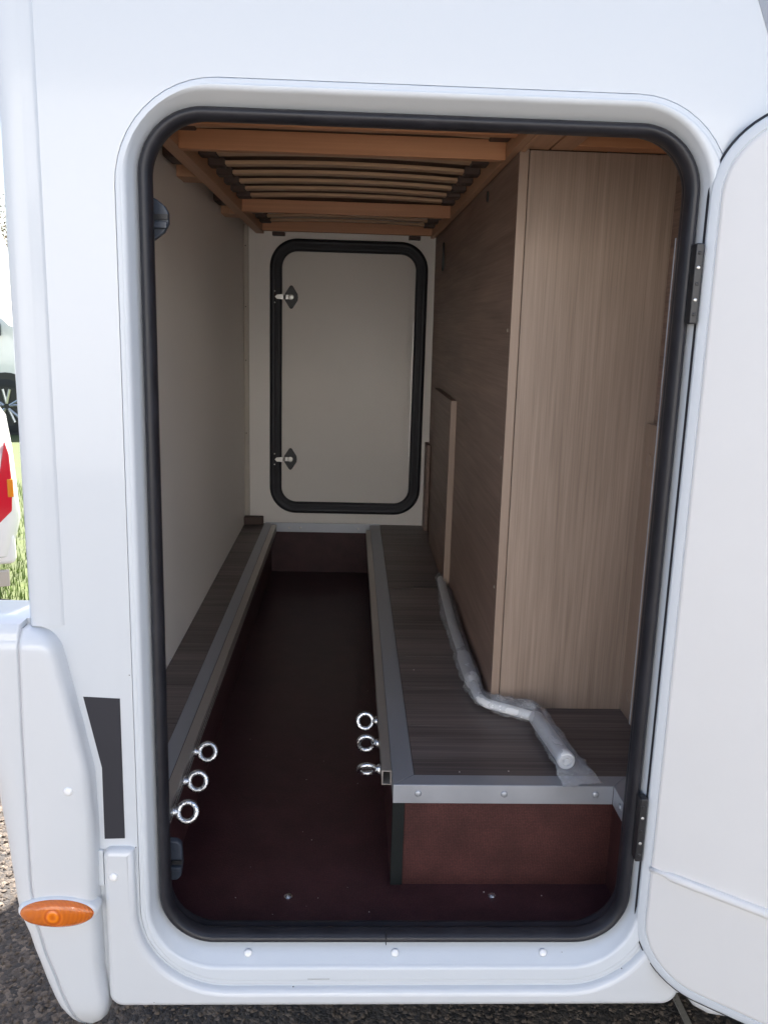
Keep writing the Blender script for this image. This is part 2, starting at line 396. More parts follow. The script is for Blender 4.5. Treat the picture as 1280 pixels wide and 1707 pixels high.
# side panel with the garage opening, front skin and inner skin
def holed(name, y, outer, hole, m, ydir=1, th=.0, **k):
    mb = MB(); out = [(outer[0], outer[2]), (outer[1], outer[2]), (outer[1], outer[3]), (outer[0], outer[3])]
    inn = rrect(*hole)
    for yy in (y, y + th):
        allp = out + inn
        tri = tessellate_polygon([[Vector((u, v, 0)) for u, v in out], [Vector((u, v, 0)) for u, v in reversed(inn)]])
        pp = out + list(reversed(inn))
        mb.add([(u, yy, v) for u, v in pp], tri)
    mb.loft([[(u, y, v) for u, v in inn], [(u, y + th, v) for u, v in inn]])
    mb.loft([[(u, y, v) for u, v in out], [(u, y + th, v) for u, v in out]])
    return build(mb, name, m, MH, **k)
holed('side_panel', 0, (-.4455, 1.9, .396, ZT - .1), F0, M['paint'], th=.03)
holed('inner_wall', .056, (-.43, .62, .44, 1.95), inset(E1, .0045), M['wall'], th=.006)
B('side_panel', M['paint'], MH, 1.9005, 5.2, .0, .03, .38, ZT - .1)
# shell
B('roof', M['paint'], MH, XL - .03, XR, -.03, YB + .03, ZT - .1, ZT, bevel=.04, seg=4)
B('far_side_panel', M['paint'], MH, XL, XR, YB - .03, YB, .42, ZT - .1)
B('rear_panel', M['paint'], MH, XL - .004, XL + .028, .004, YB - .03, .42, ZT - .1)
B('front_panel', M['paint'], MH, XR - .2, XR, .0, YB - .03, .42, ZT - .1, bevel=.03)
B('underbody', M['blackp'], MH, XL + .04, XR - .1, .08, YB - .08, .40, .436)
# corner extrusion
mb = MB(); prof = [(-.404, .0), (-.4055, -.0016), (-.409, -.0034), (-.417, -.0046), (-.420, -.0056), (-.423, -.0064), (-.440, -.0068), (-.448, -.0052), (-.4525, .001), (-.453, .03), (-.445, .03)]
mb.loft([[(x, y, z) for x, y in prof] for z in (1.014, ZT - .1)], True, (True, True))
build(mb, 'corner_profile', M['paint'], MH, autosmooth=50)
# frame of the garage opening
mb = MB()
loops = []
for rc, d, y in ((F0, .0009, .012), (F0, .0009, -.0006), (F0, .0022, -.0018), (F0, .007, -.0022), (F0, .0095, -.0036), (E0, -.0065, -.0036), (E0, -.0045, -.0033), (E0, -.0026, -.0024), (E0, -.0010, -.0008), (E0, .0002, .0012), (E0, .0012, .0035), (E1, 0, .0285), (E1, .002, .033), (E1, .003, .034), (E1, .0030, .0565)):
    loops.append(rr3(*inset(rc, d), y))
mb.loft(loops)
fr = build(mb, 'door_frame', M['frame'], MH, autosmooth=24)
mb = MB(); mb.loft([rr3(*inset(F0, -.001), .007), rr3(*inset(F0, .004), .007)])
build(mb, 'joint_sealant', M['sealant'], MH)
cap_o = None
def dome(r, h, n=16): return [(r, 0), (r * .97, h * .35), (r * .8, h * .75), (r * .45, h * .97), (r * .05, h)]
def screwcap(x, y, z, axis, r=.0062, m='cap', parent=None, name='screw_cap', h=.0035):
    return build(MB().lathe((x, y, z), axis, dome(r, h), 16), name, M[m], parent or MH, smooth=True, origin=(x, y, z))
for x in (-.146, .089, .329): screwcap(x, .0135, .4605, (0, -.65, .75), parent=fr)
# rubber seal, two lobes, swept round the opening
mb = MB(); loops = []
for d, y in ((0, .034), (.0005, .026), (.0022, .0185), (.0058, .0135), (.0100, .0125), (.0140, .0155), (.0165, .0205), (.0178, .0265), (.0182, .0315), (.0178, .0355), (.0160, .0385), (.0130, .0395), (.0128, .0440), (.0140, .0500), (.0135, .0560), (.0110, .0580), (.004, .0582)):
    loops.append(rr3(*inset(E1, d), y, 16))
mb.loft(loops)
sealo = build(mb, 'door_seal', M['rubber'], MH, smooth=True)
# butt joint in the seal at the bottom
B('seal_joint', M['blackp'], sealo, .0735, .0748, .0118, .036, .4755, .4915, bevel=.0004)
# bright strip on the right jamb behind the rubber
B('jamb_strip', M['alu'], MH, .4515, .4530, .0592, .0604, .84, 1.58)
# hinges
for z0, z1 in ((1.462, 1.568), (.640, .748)):
    h = B('hinge', M['blackp'], MH, .4575, .4690, -.0075, .012, z0, z1, bevel=.0022)
    for k in (.12, .30, .5, .70, .88):
        zz = z0 + (z1 - z0) * k
        screwcap(.4625, -.0075, zz, (-.15, -1, 0), r=.0026, m='steel' if k in (.30, .70) else 'blackp', parent=h, name='rivet', h=.0014)

# --- garage door, swung open
DA = Vector((.4730, -.003, 0)); DU = Vector((.7915, -.6112, 0)); DN = Vector((-.6112, -.7915, 0))
def DP(s, z, d): return DA + DU * s + DN * (-d) + Vector((0, 0, z))
door_out = rrect(-.004, .752, .4345, 1.731, .105, 14)
mb = MB()
def rrd(ins, d):
    return [DP(u, v, d) for u, v in rrect(-.004 + ins, .752 - ins, .4345 + ins, 1.731 - ins, .105 - ins, 14)]
mb.loft([rrd(.006, .032), rrd(.001, .030), rrd(0, .026), rrd(0, .004), rrd(.0012, .0012), rrd(.004, 0), rrd(.014, 0), rrd(.0148, .0012), rrd(.0158, .0012)], True, (True, True))
gd = build(mb, 'garage_door', M['frame'], MH, autosmooth=45)
mb = MB(); mb.loft([rrd(.0166, .001), rrd(.0166, -.0002), rrd(.0182, -.0014), rrd(.022, -.0018)], True, (False, True))
build(mb, 'inner_panel', M['cream'], gd, autosmooth=45)
mb = MB()
pts = [DP(.012 + .73 * k / 40, .6315, -.0022) for k in range(41)]
mb.tube(pts, [.0075 * (1 if 1 < k < 39 else .5) for k in range(41)], 14, flat=1.0)
build(mb, 'ridge', M['cream'], gd, smooth=True)
mb = MB(); mb.loft([rrd(.003, .004), rrd(-.0030, .0042), rrd(-.0045, .0065), rrd(-.0040, .0105), rrd(.003, .011)])
build(mb, 'edge_gasket', M['rubber'], gd, smooth=True)

# --- vinyl decals (flat print, on the panel)
mb = MB(); mb.ngprism([(-.3825, .904), (-.3295, .9015), (-.3300, .673), (-.3605, .672), (-.3598, .79)], lambda u, v, d: (u, d, v), -.0008, -.0001)
build(mb, 'charcoal_stripe', M['decal'], MH)
mb = MB(); mb.ngprism([(.504, 1.875), (.528, 1.822), (.60, 1.80), (1.6, 1.84), (1.75, 2.05), (.62, 2.03)], lambda u, v, d: (u, d, v), -.0008, -.0001)
build(mb, 'grey_stripe', M['greydecal'], MH)

# --- lower skirt that wraps the left and bottom of the frame
pts = []
def arc(cx, cz, r, a0, a1, n=12):
    return [(cx + r * math.cos(math.radians(a0 + (a1 - a0) * k / n)), cz + r * math.sin(math.radians(a0 + (a1 - a0) * k / n))) for k in range(n + 1)]
g_ = .0035; fx0, fx1, fz0, fz1, frr = F0
pts += arc(-.349, .648, .012, 180, 90, 5)
pts += [(-.322, .660), (-.3155, .657)]
pts += arc(fx0 + frr, fz0 + frr, frr + g_, 180, 270, 16)
pts += arc(fx1 - frr, fz0 + frr, frr + g_, 270, 360, 16)
pts += [(fx1 + g_, .60), (.548, .60)]
pts += arc(.520, .412, .028, 0, -90, 6)
pts += arc(-.338, .407, .023, 270, 180, 6)
def skirt_piece(pts, name, y0=-.015, y1=.012):
    # rounded moulding: outline inset in steps towards the front
    mb = MB(); n = len(pts)
    P2 = [Vector((a, b)) for a, b in pts]; area = sum(P2[i].x * P2[(i + 1) % n].y - P2[(i + 1) % n].x * P2[i].y for i in range(n))
    sg = 1 if area > 0 else -1
    def off(d):
        out = []
        for i in range(n):
            a = P2[i] - P2[i - 1]; b = P2[(i + 1) % n] - P2[i]
            na = Vector((-a.y, a.x)).normalized() * sg; nb = Vector((-b.y, b.x)).normalized() * sg
            m_ = (na + nb); m_ = m_ / max(m_.length_squared / 2, .35) if m_.length > .01 else na
            out.append(P2[i] + m_ * d)
        return out
    steps = ((0, y1), (0, y0 + .009), (.0008, y0 + .0055), (.0025, y0 + .0028), (.0055, y0 + .0009), (.009, y0))
    loops = [[(p.x, y, p.y) for p in off(d)] for d, y in steps]
    mb.loft(loops)
    last = off(.009); tri = tessellate_polygon([[Vector((p.x, p.y, 0)) for p in last]])
    mb.add([(p.x, y0, p.y) for p in last], tri)
    return build(mb, name, M['grp'], MH, autosmooth=60)
sk = skirt_piece(pts, 'door_skirt')
screwcap(-.3452, -.0148, .6165, (0, -1, 0), r=.0066, parent=sk)
B('skirt_tab', M['frame'], MH, -.3735, -.3625, -.006, -.0005, .595, .655, bevel=.001)
# bottom sweep of the next skirt section, mostly behind the open door
pts = [(.556, .405), (.575, .381), (.60, .366), (.64, .358), (.72, .352), (.80, .352), (.80, .44), (.556, .44)]
skirt_piece(pts, 'wheel_skirt', -.016, .02)
mb = MB(); mb.ngprism(arc(1.22, .36, .40, 0, 180, 20) + arc(1.22, .36, .45, 180, 0, 20), lambda u, v, d: (u, d, v), -.012, .02)
build(mb, 'wheel_arch', M['grp'], MH, bevel=.004)
B('mudflap', M['blackp'], MH, .765, .775, .03, .36, .14, .40)
skirt_piece([(1.68, .36), (4.4, .36), (4.4, .46), (1.68, .46)], 'long_skirt')

# --- corner moulding, side half and rear bumper half
def interp(tab, z):
    tab = sorted(tab)
    if z <= tab[0][0]: return tab[0][1]
    for (a, x), (b, y) in zip(tab, tab[1:]):
        if z <= b:
            k = (z - a) / (b - a); k = k * k * (3 - 2 * k) * .35 + k * .65; return x + (y - x) * k
    return tab[-1][1]
XRt = [(.352, -.380), (.36, -.371), (.375, -.366), (.392, -.364), (.46, -.371), (.60, -.3725), (.70, -.3705), (.79, -.3735), (.85, -.384), (.90, -.394), (.95, -.4045), (.985, -.412), (1.0, -.420), (1.008, -.430), (1.012, -.442)]
XSt = [(.352, -.399), (.372, -.410), (.44, -.432), (.503, -.450), (.56, -.4615), (.62, -.4645), (.82, -.4635), (1.012, -.4605)]
XLt = [(.352, -.405), (.363, -.417), (.405, -.443), (.46, -.460), (.521, -.476), (.548, -.487), (.567, -.4935), (.60, -.4965), (.66, -.503), (.74, -.515), (.82, -.532), (.90, -.555), (.97, -.58), (1.0, -.592), (1.012, -.59), (1.02, -.575)]
zs = [.352, .356, .362, .370, .382, .395] + [.41 + .0125 * i for i in range(44)] + [.955, .965, .975, .985, .992, .998, 1.003, 1.007, 1.010, 1.012]
zs = sorted(set(zs))
def yf(z):
    f = -.030
    if z > .985: f += (z - .985) ** 2 / .027 ** 2 * .016
    if z < .40: f += (.40 - z) ** 2 / .048 ** 2 * .018
    return f
mb = MB(); loops = []
for z in zs:
    xr, xs_, f = interp(XRt, z), interp(XSt, z), yf(z)
    w = xr - xs_
    loops.append([(xr + .0035, .012, z), (xr + .003, -.002, z), (xr + .0005, f + .012, z), (xr - .0035, f + .004, z), (xr - .010, f + .0008, z), (xr - .02 if w > .035 else xr - w * .5, f, z),
                  (xs_ + .006, f, z), (xs_ + .0022, f + .0006, z), (xs_ + .0008, f + .003, z), (xs_ + .0008, .012, z)])
mb.loft(loops, True, (True, True))
cm = build(mb, 'corner_moulding', M['grp'], MH, autosmooth=70)
screwcap(-.4015, -.0295, .768, (0, -1, 0), r=.0068, parent=cm)
screwcap(-.396, -.018, .3545, (.3, -.6, -.6), r=.0062, parent=cm)
mb = MB(); loops = []
zs2 = [z for z in zs if z < 1.0] + [1.0, 1.005, 1.010, 1.014, 1.017, 1.019, 1.020]
for z in zs2:
    xs_, xl, f = interp(XSt, z), interp(XLt, z), yf(min(z, 1.0))
    if z > 1.0: f += (z - 1.0) ** 2 / .02 ** 2 * .010; 
    rad = min(.05, (xs_ - xl) * .9); cx = xl + rad; cy = f + rad
    q = [(xs_ - .0008, .012, z), (xs_ - .0008, f + .003, z), (xs_ - .0022, f + .0006, z), (max(min(xs_ - .004, xs_), cx), f, z)]
    for k in range(0, 9):
        a = math.radians(270 - 90 * k / 8); q.append((cx + rad * math.cos(a), cy + rad * math.sin(a), z))
    q += [(xl, .082, z), (xl + .02, .092, z), (-.43, .092, z), (-.43, .012, z)]
    loops.append(q)
mb.loft(loops, True, (True, True))
build(mb, 'rear_bumper', M['grp'], MH, autosmooth=60)
mb = MB(); mb.tube([(interp(XSt, z), yf(z) + .0045, z) for z in zs if z > .37], .0014, 6)
build(mb, 'bumper_joint', M['sealant'], MH)

B('bumper_bar', M['grp'], MH, -.535, -.45, .094, 2.24, .46, .80, bevel=.03, seg=3)
# --- amber side marker lamp
LC = Vector((-.4255, -.033, .5700))
mk = build(MB().lathe(LC + Vector((0, .012, 0)), (0, -1, 0), [(.0250, -.010), (.0248, .008), (.0240, .0125), (.0225, .0145)], 40, sx=2.42), 'side_marker_lamp', M['grp'], MH, autosmooth=40, origin=LC)
lens = build(MB().lathe(LC, (0, -1, 0), [(.0225, 0), (.0224, .0045), (.0213, .0075), (.018, .0105), (.0135, .0128), (.007, .0140), (.0005, .0143)], 40, sx=2.43), 'lens', M['lens'], mk, autosmooth=50, origin=LC)
for x in (-.0465, .0465):
    screwcap(LC.x + x, LC.y - .0062, LC.z, (0, -1, 0), r=.0027, m='zinc', parent=mk, name='screw', h=.0022)

# --- rear wheels / front wheel
def wheel(cx, cy, r, parent, facing=-1, spokes=5):
    o = empty_part('wheel', (cx, cy, r), parent)
    mb = MB().lathe((cx, cy, r), (0, facing, 0), [(r * .6, -.19), (r * .93, -.19), (r, -.16), (r, -.03), (r * .97, -.008), (r * .88, 0), (r * .66, -.004), (r * .62, -.02)], 40)
    build(mb, 'tyre', M['tyre'], o, autosmooth=35)
    mb = MB().lathe((cx, cy, r), (0, facing, 0), [(r * .63, -.10), (r * .64, -.012), (r * .60, -.014), (r * .57, -.05), (r * .2, -.06), (r * .001, -.06)], 40)
    for k in range(spokes):
        for dq in (-.17, .17):
            a = 2 * PI * k / spokes; b = a + dq
            p0 = Vector((cx + math.cos(a) * r * .08, cy + facing * -.03, r + math.sin(a) * r * .08)); p1 = Vector((cx + math.cos(b) * r * .6, cy + facing * -.02, r + math.sin(b) * r * .6))
            mb.tube([p0, p1], r * .045, 6)
    build(mb, 'rim', M['alloy'], o, autosmooth=35)
    return o
def empty_part(name, loc, parent):
    o = bpy.data.objects.new(name, None); COL.objects.link(o); o.empty_display_size = .05; place(o, loc, parent); return o
wheel(1.22, .06, .34, MH); wheel(4.75, .06, .34, MH)
w3 = wheel(1.22, YB - .06, .34, MH, 1); w4 = wheel(4.75, YB - .06, .34, MH, 1)

# ================================================================== garage interior
ZP = .661                                        # platform top
ZF = .463                                        # channel floor
fl = B('garage_floor', M['floor'], MH, -.43, .62, .034, 2.22, .440, ZF)
mb = MB(); mb.box(-.425, -.411, .062, 2.2, .43, 1.95)
lw = build(mb, 'left_wall', M['wall'], MH)
for y, z in ((.738, .668), (.871, .668)): screwcap(-.4108, y, z, (1, 0, 0), r=.0028, m='cap', parent=lw, name='screw', h=.0018)
bw = B('end_wall', M['wall'], MH, -.43, .62, 2.2, 2.215, .43, 1.95)
cs = B('corner_strip', M['strip'], MH, -.4108, -.392, 2.186, 2.1998, .688, 1.80, bevel=.003)
for z in (1.722, 1.50, 1.30, 1.02): screwcap(-.4030, 2.186, z, (0, -1, 0), r=.0022, m='seam', parent=cs, name='screw', h=.001)
B('foot_block', M['holder'], MH, -.4108, -.336, 2.15, 2.1855, ZP + .0005, .692, bevel=.003)
B('roof_board', M['cavity'], MH, -.43, .62, .062, 2.2, 1.88, 1.90)

# left platform
pl = B('left_platform', M['floor'], MH, -.411, -.305, .066, 2.198, ZF, .6545)
def planks(x0, x1, ys, parent):
    first = None
    for a, b in zip(ys, ys[1:]):
        if first is None or abs((b - a) - (ys[2] - ys[1])) > 1e-6:
            o = B('plank', M['plank'], parent, x0, x1, a + .0005, b - .0005, .6546, ZP, bevel=.0006, seg=1)
            # keep origin at plank centre
            c = Vector(((x0 + x1) / 2, (a + b) / 2, .6546))
            for v in o.data.vertices: v.co -= c
            place(o, c, parent)
            if abs((b - a) - (ys[2] - ys[1])) < 1e-6: first = o
        else:
            clone(first, ((x0 + x1) / 2, (a + b) / 2, .6546), parent)
PW = .187
ysL = [.070] + [.226 + PW * k for k in range(0, 11)]
ysL = [y for y in ysL if y < 2.16] + [2.186]
planks(-.4105, -.3325, ysL, pl)
# right platform: main body plus the nearer piece by the right jamb
pr = build(MB().box(.0905, .60, .186, 2.198, ZF, .6545), 'right_platform', M['riser'], MH)
B('channel_side', M['floor'], MH, .0893, .0904, .1862, 2.185, ZF + .0003, .6270)
pn = build(MB().box(.4815, .60, .070, .1858, ZF, .6543), 'platform_return', M['riser'], MH)
planks(.1275, .5895, [.2165] + [.413 + PW * k for k in range(0, 10) if .413 + PW * k < 2.15] + [2.198], pr)
B('plank', M['plank'], pr, .5115, .5895, .072, .2160, .6546, ZP, bevel=.0006, seg=1)
B('corner_trim', M['trimdark'], MH, .0880, .1095, .1820, .1858, ZF + .0003, .6275, bevel=.001)
# aluminium edge angles
def angle(name, faces, parent=MH):
    mb = MB()
    for f in faces: mb.hexa(*f)
    return build(mb, name, M['alu'], parent, bevel=.0006)
t_ = .0016; zt = ZP + .0012
def slab(poly, z0, z1): return ([(x, y, z0) for x, y in poly], [(x, y, z1) for x, y in poly])
# front: top flange mitred at both ends, front flange
tf = angle('edge_trim', [slab([(.0882, .1822), (.4790, .1822), (.5110, .2160), (.1270, .2160)], ZP - .0010, zt),
                         ([(.0882, .1800, .6275), (.4780, .1800, .6275), (.4780, .1818, .6275), (.0882, .1818, .6275)], [(.0882, .1800, zt), (.4780, .1800, zt), (.4780, .1818, zt), (.0882, .1818, zt)])])
for x in (.132, .284, .447): screwcap(x, .1800, .6462, (0, -1, 0), r=.0062, m='alu', parent=tf, name='rivet', h=.0028)
# along the channel on the right
angle('edge_trim', [slab([(.0882, .1828), (.1266, .2170), (.1266, 2.184), (.0882, 2.184)], ZP - .0010, zt),
                    ([(.0882, .184, .6275), (.0900, .184, .6275), (.0900, 2.17, .6275), (.0882, 2.17, .6275)], [(.0882, .184, ZP - .0012), (.0900, .184, ZP - .0012), (.0900, 2.17, ZP - .0012), (.0882, 2.17, ZP - .0012)])])
# towards the camera on the right
tr = angle('edge_trim', [slab([(.4796, .0715), (.5112, .0715), (.5112, .2152), (.4796, .1822)], ZP - .0010, zt),
                    ([(.4784, .0715, .6275), (.4800, .0715, .6275), (.4800, .1798, .6275), (.4784, .1798, .6275)], [(.4784, .0715, zt), (.4800, .0715, zt), (.4800, .1798, zt), (.4784, .1798, zt)])])
screwcap(.4784, .140, .6462, (-1, 0, 0), r=.0062, m='alu', parent=tr, name='rivet', h=.0028)
# left
angle('edge_trim', [slab([(-.3320, .068), (-.3035, .068), (-.3035, 2.184), (-.3320, 2.184)], ZP - .0010, zt)])
# far end of the channel
te = angle('edge_trim', [([(-.3290, 2.184, .628), (.1270, 2.184, .628), (.1270, 2.186, .628), (-.3290, 2.186, .628)], [(-.3290, 2.184, ZP + .004), (.1270, 2.184, ZP + .004), (.1270, 2.186, ZP + .004), (-.3290, 2.186, ZP + .004)])])
for x in (-.235, -.190, .040, .095): screwcap(x, 2.184, .645, (0, -1, 0), r=.0048, m='steel', parent=te, name='rivet', h=.002)
B('end_riser', M['floor'], MH, -.3045, .0900, 2.1865, 2.198, ZF, .66)

# tie-down rails: square aluminium tubes with eye bolts
def rail(x0, x1, y0, y1, side):
    z1, z0, w = .6605, .6325, .0020
    mb = MB()
    out = [(x0, z0), (x1, z0), (x1, z1), (x0, z1)]; inn = [(x0 + w, z0 + w), (x1 - w, z0 + w), (x1 - w, z1 - w), (x0 + w, z1 - w)]
    A = [(x, y0, z) for x, z in out]; Bq = [(x, y1, z) for x, z in out]; Cq = [(x, y1, z) for x, z in inn]; Dq = [(x, y0, z) for x, z in inn]
    mb.loft([A, Bq, Cq, Dq, A])
    r = build(mb, 'tie_down_rail', M['tube'], MH)
    return r
rl = rail(-.3025, -.2835, .068, 2.16, 1)
rr = rail(.0700, .0875, .233, 2.10, -1)
# slot edge and bead along the channel side of the left rail
B('slot_edge', M['zinc'], rl, -.2833, -.2825, .068, .62, .6400, .6425)
B('slot_edge', M['zinc'], rl, -.2833, -.2825, .068, .62, .6500, .6520)
def eye(x, y, z, side, ang, parent, loose=0):
    """side +1: ring reaches towards +x"""
    c = Vector((x, y, z)); ax = Vector((0, math.cos(ang), math.sin(ang)))
    mb = MB().torus(c, ax, .0152, .0050, 36, 12)
    mb.lathe(c - Vector((side * .0165, 0, 0)), (-side, 0, 0), [(.0045, -.003), (.0072, -.001), (.0074, .002), (.0092, .0035), (.0096, .0045), (.0096, .0078), (.0088, .0088), (.005, .0092)], 18)
    return build(mb, 'eye_bolt', M['zinc'], parent, autosmooth=50, origin=c)
for y, a in ((.323, -.46), (.215, -.40), (.116, -.5)): eye(-.2575, y, .647, 1, a, rl)
for y, a in ((.460, -.38), (.363, .10), (.262, .58)): eye(.0435, y, .647, -1, a, rr)
# floor bolts
for x, y in ((-.092, .150), (.268, .153)):
    b = build(MB().lathe((x, y, ZF), (0, 0, 1), [(.0075, 0), (.0075, .0008), (.005, .0012), (.0048, .0035), (.003, .0044), (.0003, .0046)], 12), 'floor_bolt', M['zinc'], MH, autosmooth=40, origin=(x, y, ZF))

# wardrobe block on the right platform
sidew = MB().hexa([(.3085, .500, ZP + .0005), (.3250, .500, ZP + .0005), (.3250, 2.198, ZP + .0005), (.3150, 2.198, ZP + .0005)],
                  [(.3040, .500, 1.790), (.3205, .500, 1.790), (.3205, 2.198, 1.790), (.3075, 2.198, 1.790)])
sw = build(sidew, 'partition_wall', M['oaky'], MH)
mb = MB().hexa([(.3075, .4965, ZP + .0005), (.3245, .4965, ZP + .0005), (.3245, .4998, ZP + .0005), (.3075, .4998, ZP + .0005)],
               [(.3030, .4965, 1.790), (.3205, .4965, 1.790), (.3205, .4998, 1.790), (.3030, .4998, 1.790)])
build(mb, 'edge_band', M['oakedge'], sw, bevel=.0008)
for z in (1.445, 1.192, .92): screwcap(interp([(.66, .3085), (1.79, .3040)], z) - .0002, .53, z, (-1, 0, 0), r=.004, m='strip', parent=sw, name='screw_cap', h=.0015)
mb = MB().hexa([(.3262, .4985, ZP + .0005), (.610, .4985, ZP + .0005), (.610, .512, ZP + .0005), (.3262, .512, ZP + .0005)],
               [(.3222, .4985, 1.7725), (.610, .4985, 1.7725), (.610, .512, 1.7725), (.3222, .512, 1.7725)])
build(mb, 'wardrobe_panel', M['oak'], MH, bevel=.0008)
# right wall near the door: upper board and a proud lower board
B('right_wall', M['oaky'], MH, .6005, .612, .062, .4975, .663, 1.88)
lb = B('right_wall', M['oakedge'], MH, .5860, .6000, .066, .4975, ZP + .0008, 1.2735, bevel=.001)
for y, z in ((.464, 1.203), (.452, .712), (.432, .672)):
    build(MB().lathe((.5860, y, z), (-1, 0, 0), [(.0145, -.001), (.0145, .0006), (.0135, .0012), (.0002, .0012)], 24), 'cover_cap', M['oakedge'], lb, autosmooth=40, origin=(.586, y, z))
# access board on the partition, key-hole slot, pull hole
B('access_board', M['oaky'], MH, .2935, .3115, 1.335, 1.855, .675, 1.236, bevel=.001)
B('access_board_edge', M['oakedge'], MH, .2925, .3105, 1.3315, 1.3348, .6745, 1.2365, bevel=.0005, label='pale edge band of the access board')
build(MB().lathe((.3015, 1.836, 1.678), (-1, 0, 0), [(.047, -.003), (.047, .0015), (.044, .003), (.0005, .003)], 24, sx=.32), 'slot_plate', M['blackp'], MH, autosmooth=40)
build(MB().torus((.3005, .885, 1.742), (1, 0, 0), .013, .0022, 24, 8), 'finger_hole', M['oakedge'], MH, smooth=True)
build(MB().lathe((.3022, .885, 1.742), (-1, 0, 0), [(.012, -.004), (.012, .0002), (.0005, .0002)], 20), 'finger_hole_cup', M['seam'], MH)
B('partition_batten', M['oaky'], MH, .2965, .3105, 2.10, 2.198, ZP + .001, 1.0, bevel=.001)
B('cable_clip', M['cap'], MH, .3105, .3145, .905, .925, .675, .70, bevel=.001)

# far garage door seen from inside
FD = (-.3130, .2830, .7040, 1.7540, .105)
mb = MB(); loops = []
for d, y in ((0, 2.1995), (.0005, 2.190), (.004, 2.183), (.012, 2.1785), (.020, 2.180), (.024, 2.184), (.028, 2.184), (.034, 2.181), (.040, 2.183), (.0445, 2.188), (.0465, 2.196), (.047, 2.1995)):
    rc = inset(FD, d); loops.append(rr3(*rc, y, 14))
mb.loft(loops); fs = build(mb, 'far_door_seal', M['rubber'], MH, smooth=True)
rc = inset(FD, .0465)
mb = MB(); mb.loft([rr3(*rc, 2.1990), rr3(*rc, 2.1955), rr3(*inset(rc, .0015), 2.1945)], True, (False, True))
fd = build(mb, 'far_garage_door', M['wall'], MH, autosmooth=40)
# thin chink of daylight-catching edge on the hinge side of the far door
B('door_edge_strip', M['steel'], fd, .2348, .2362, 2.1925, 2.1944, .93, 1.46)
mb = MB(); mb.add([(-.005, 2.1775, .7035), (.001, 2.1775, .7035), (.001, 2.1775, .752), (-.005, 2.1775, .752)], [(0, 1, 2, 3)])
for z, tilt in ((1.540, 0), (.921, .12)):
    dm = [(0, .044), (.006, .040), (.024, .012), (.0255, 0), (.024, -.012), (.006, -.040), (0, -.044), (-.006, -.040), (-.024, -.012), (-.0255, 0), (-.024, .012), (-.006, .040)]
    c = Vector((-.232, 2.1945, z))
    lt = build(MB().ngprism(dm, lambda u, v, d: (c.x + u, d, c.z + v), 2.1944, 2.1895), 'latch', M['blackp'], fd, bevel=.0015)
for z, tilt in ((1.540, 0), (.921, .12)):
    c = Vector((-.232, 2.1945, z))
    mb = MB().box(c.x - .022, c.x + .004, 2.184, 2.187, z - .0085, z + .0085)
    mb.ngprism([(-.060, 0), (-.052, .008), (-.028, .010), (-.028, -.010), (-.052, -.008)], lambda u, v, d: (c.x + u, d, c.z + v + tilt * .04 * (-u - .03)), 2.1715, 2.1745)
    mb.hexa([(c.x - .028, 2.1745, z - .0085), (c.x - .020, 2.187, z - .0085), (c.x - .020, 2.184, z - .0085), (c.x - .028, 2.1715, z - .0085)],
            [(c.x - .028, 2.1745, z + .0085), (c.x - .020, 2.187, z + .0085), (c.x - .020, 2.184, z + .0085), (c.x - .028, 2.1715, z + .0085)])
    build(mb, 'latch_lever', M['steel'], fd, bevel=.0006)
    mb = MB().lathe((c.x, 2.184, z), (0, -1, 0), [(.0105, 0), (.0105, .004), (.009, .005), (.0065, .005), (.006, .002), (.0003, .002)], 18)
    build(mb, 'latch_nut', M['steel'], fd, autosmooth=40)
    for dz in (-.021, .021): screwcap(-.2930, 2.180, z + dz, (0, -1, 0), r=.0028, m='steel', parent=fs, name='screw', h=.001)
B('bed_bracket', M['holder'], MH, -.302, -.256, 2.165, 2.1998, 1.7605, 1.7732, bevel=.001)
B('bed_bracket', M['holder'], MH, .205, .248, 2.165, 2.1998, 1.7605, 1.7732, bevel=.001)

# door striker plates on the left jamb
mb = MB(); mb.ngprism([(-.286, 1.616), (-.2735, 1.610), (-.262, 1.601), (-.2575, 1.592), (-.2575, 1.578), (-.264, 1.566), (-.277, 1.556), (-.286, 1.551)], lambda u, v, d: (u, d, v), .072, .084)
sp = build(mb, 'striker_plate', M['bluep'], MH, bevel=.002)
B('striker_bar', M['blackp'], sp, -.285, -.2572, .067, .0715, 1.583, 1.590)
B('striker_bar', M['bluep'], sp, -.285, -.2585, .064, .0715, 1.571, 1.580, bevel=.001)
sp = build(MB().ngprism([(-.29, .622), (-.2665, .620), (-.2600, .612), (-.2590, .578), (-.2620, .556), (-.268, .549), (-.29, .548)], lambda u, v, d: (u, d, v), .072, .086), 'striker_plate', M['bluep'], MH, bevel=.003)
B('striker_bar', M['blackp'], sp, -.288, -.2588, .068, .0715, .581, .588)
B('striker_bar', M['bluep'], sp, -.288, -.2600, .064, .0715, .571, .578, bevel=.001)

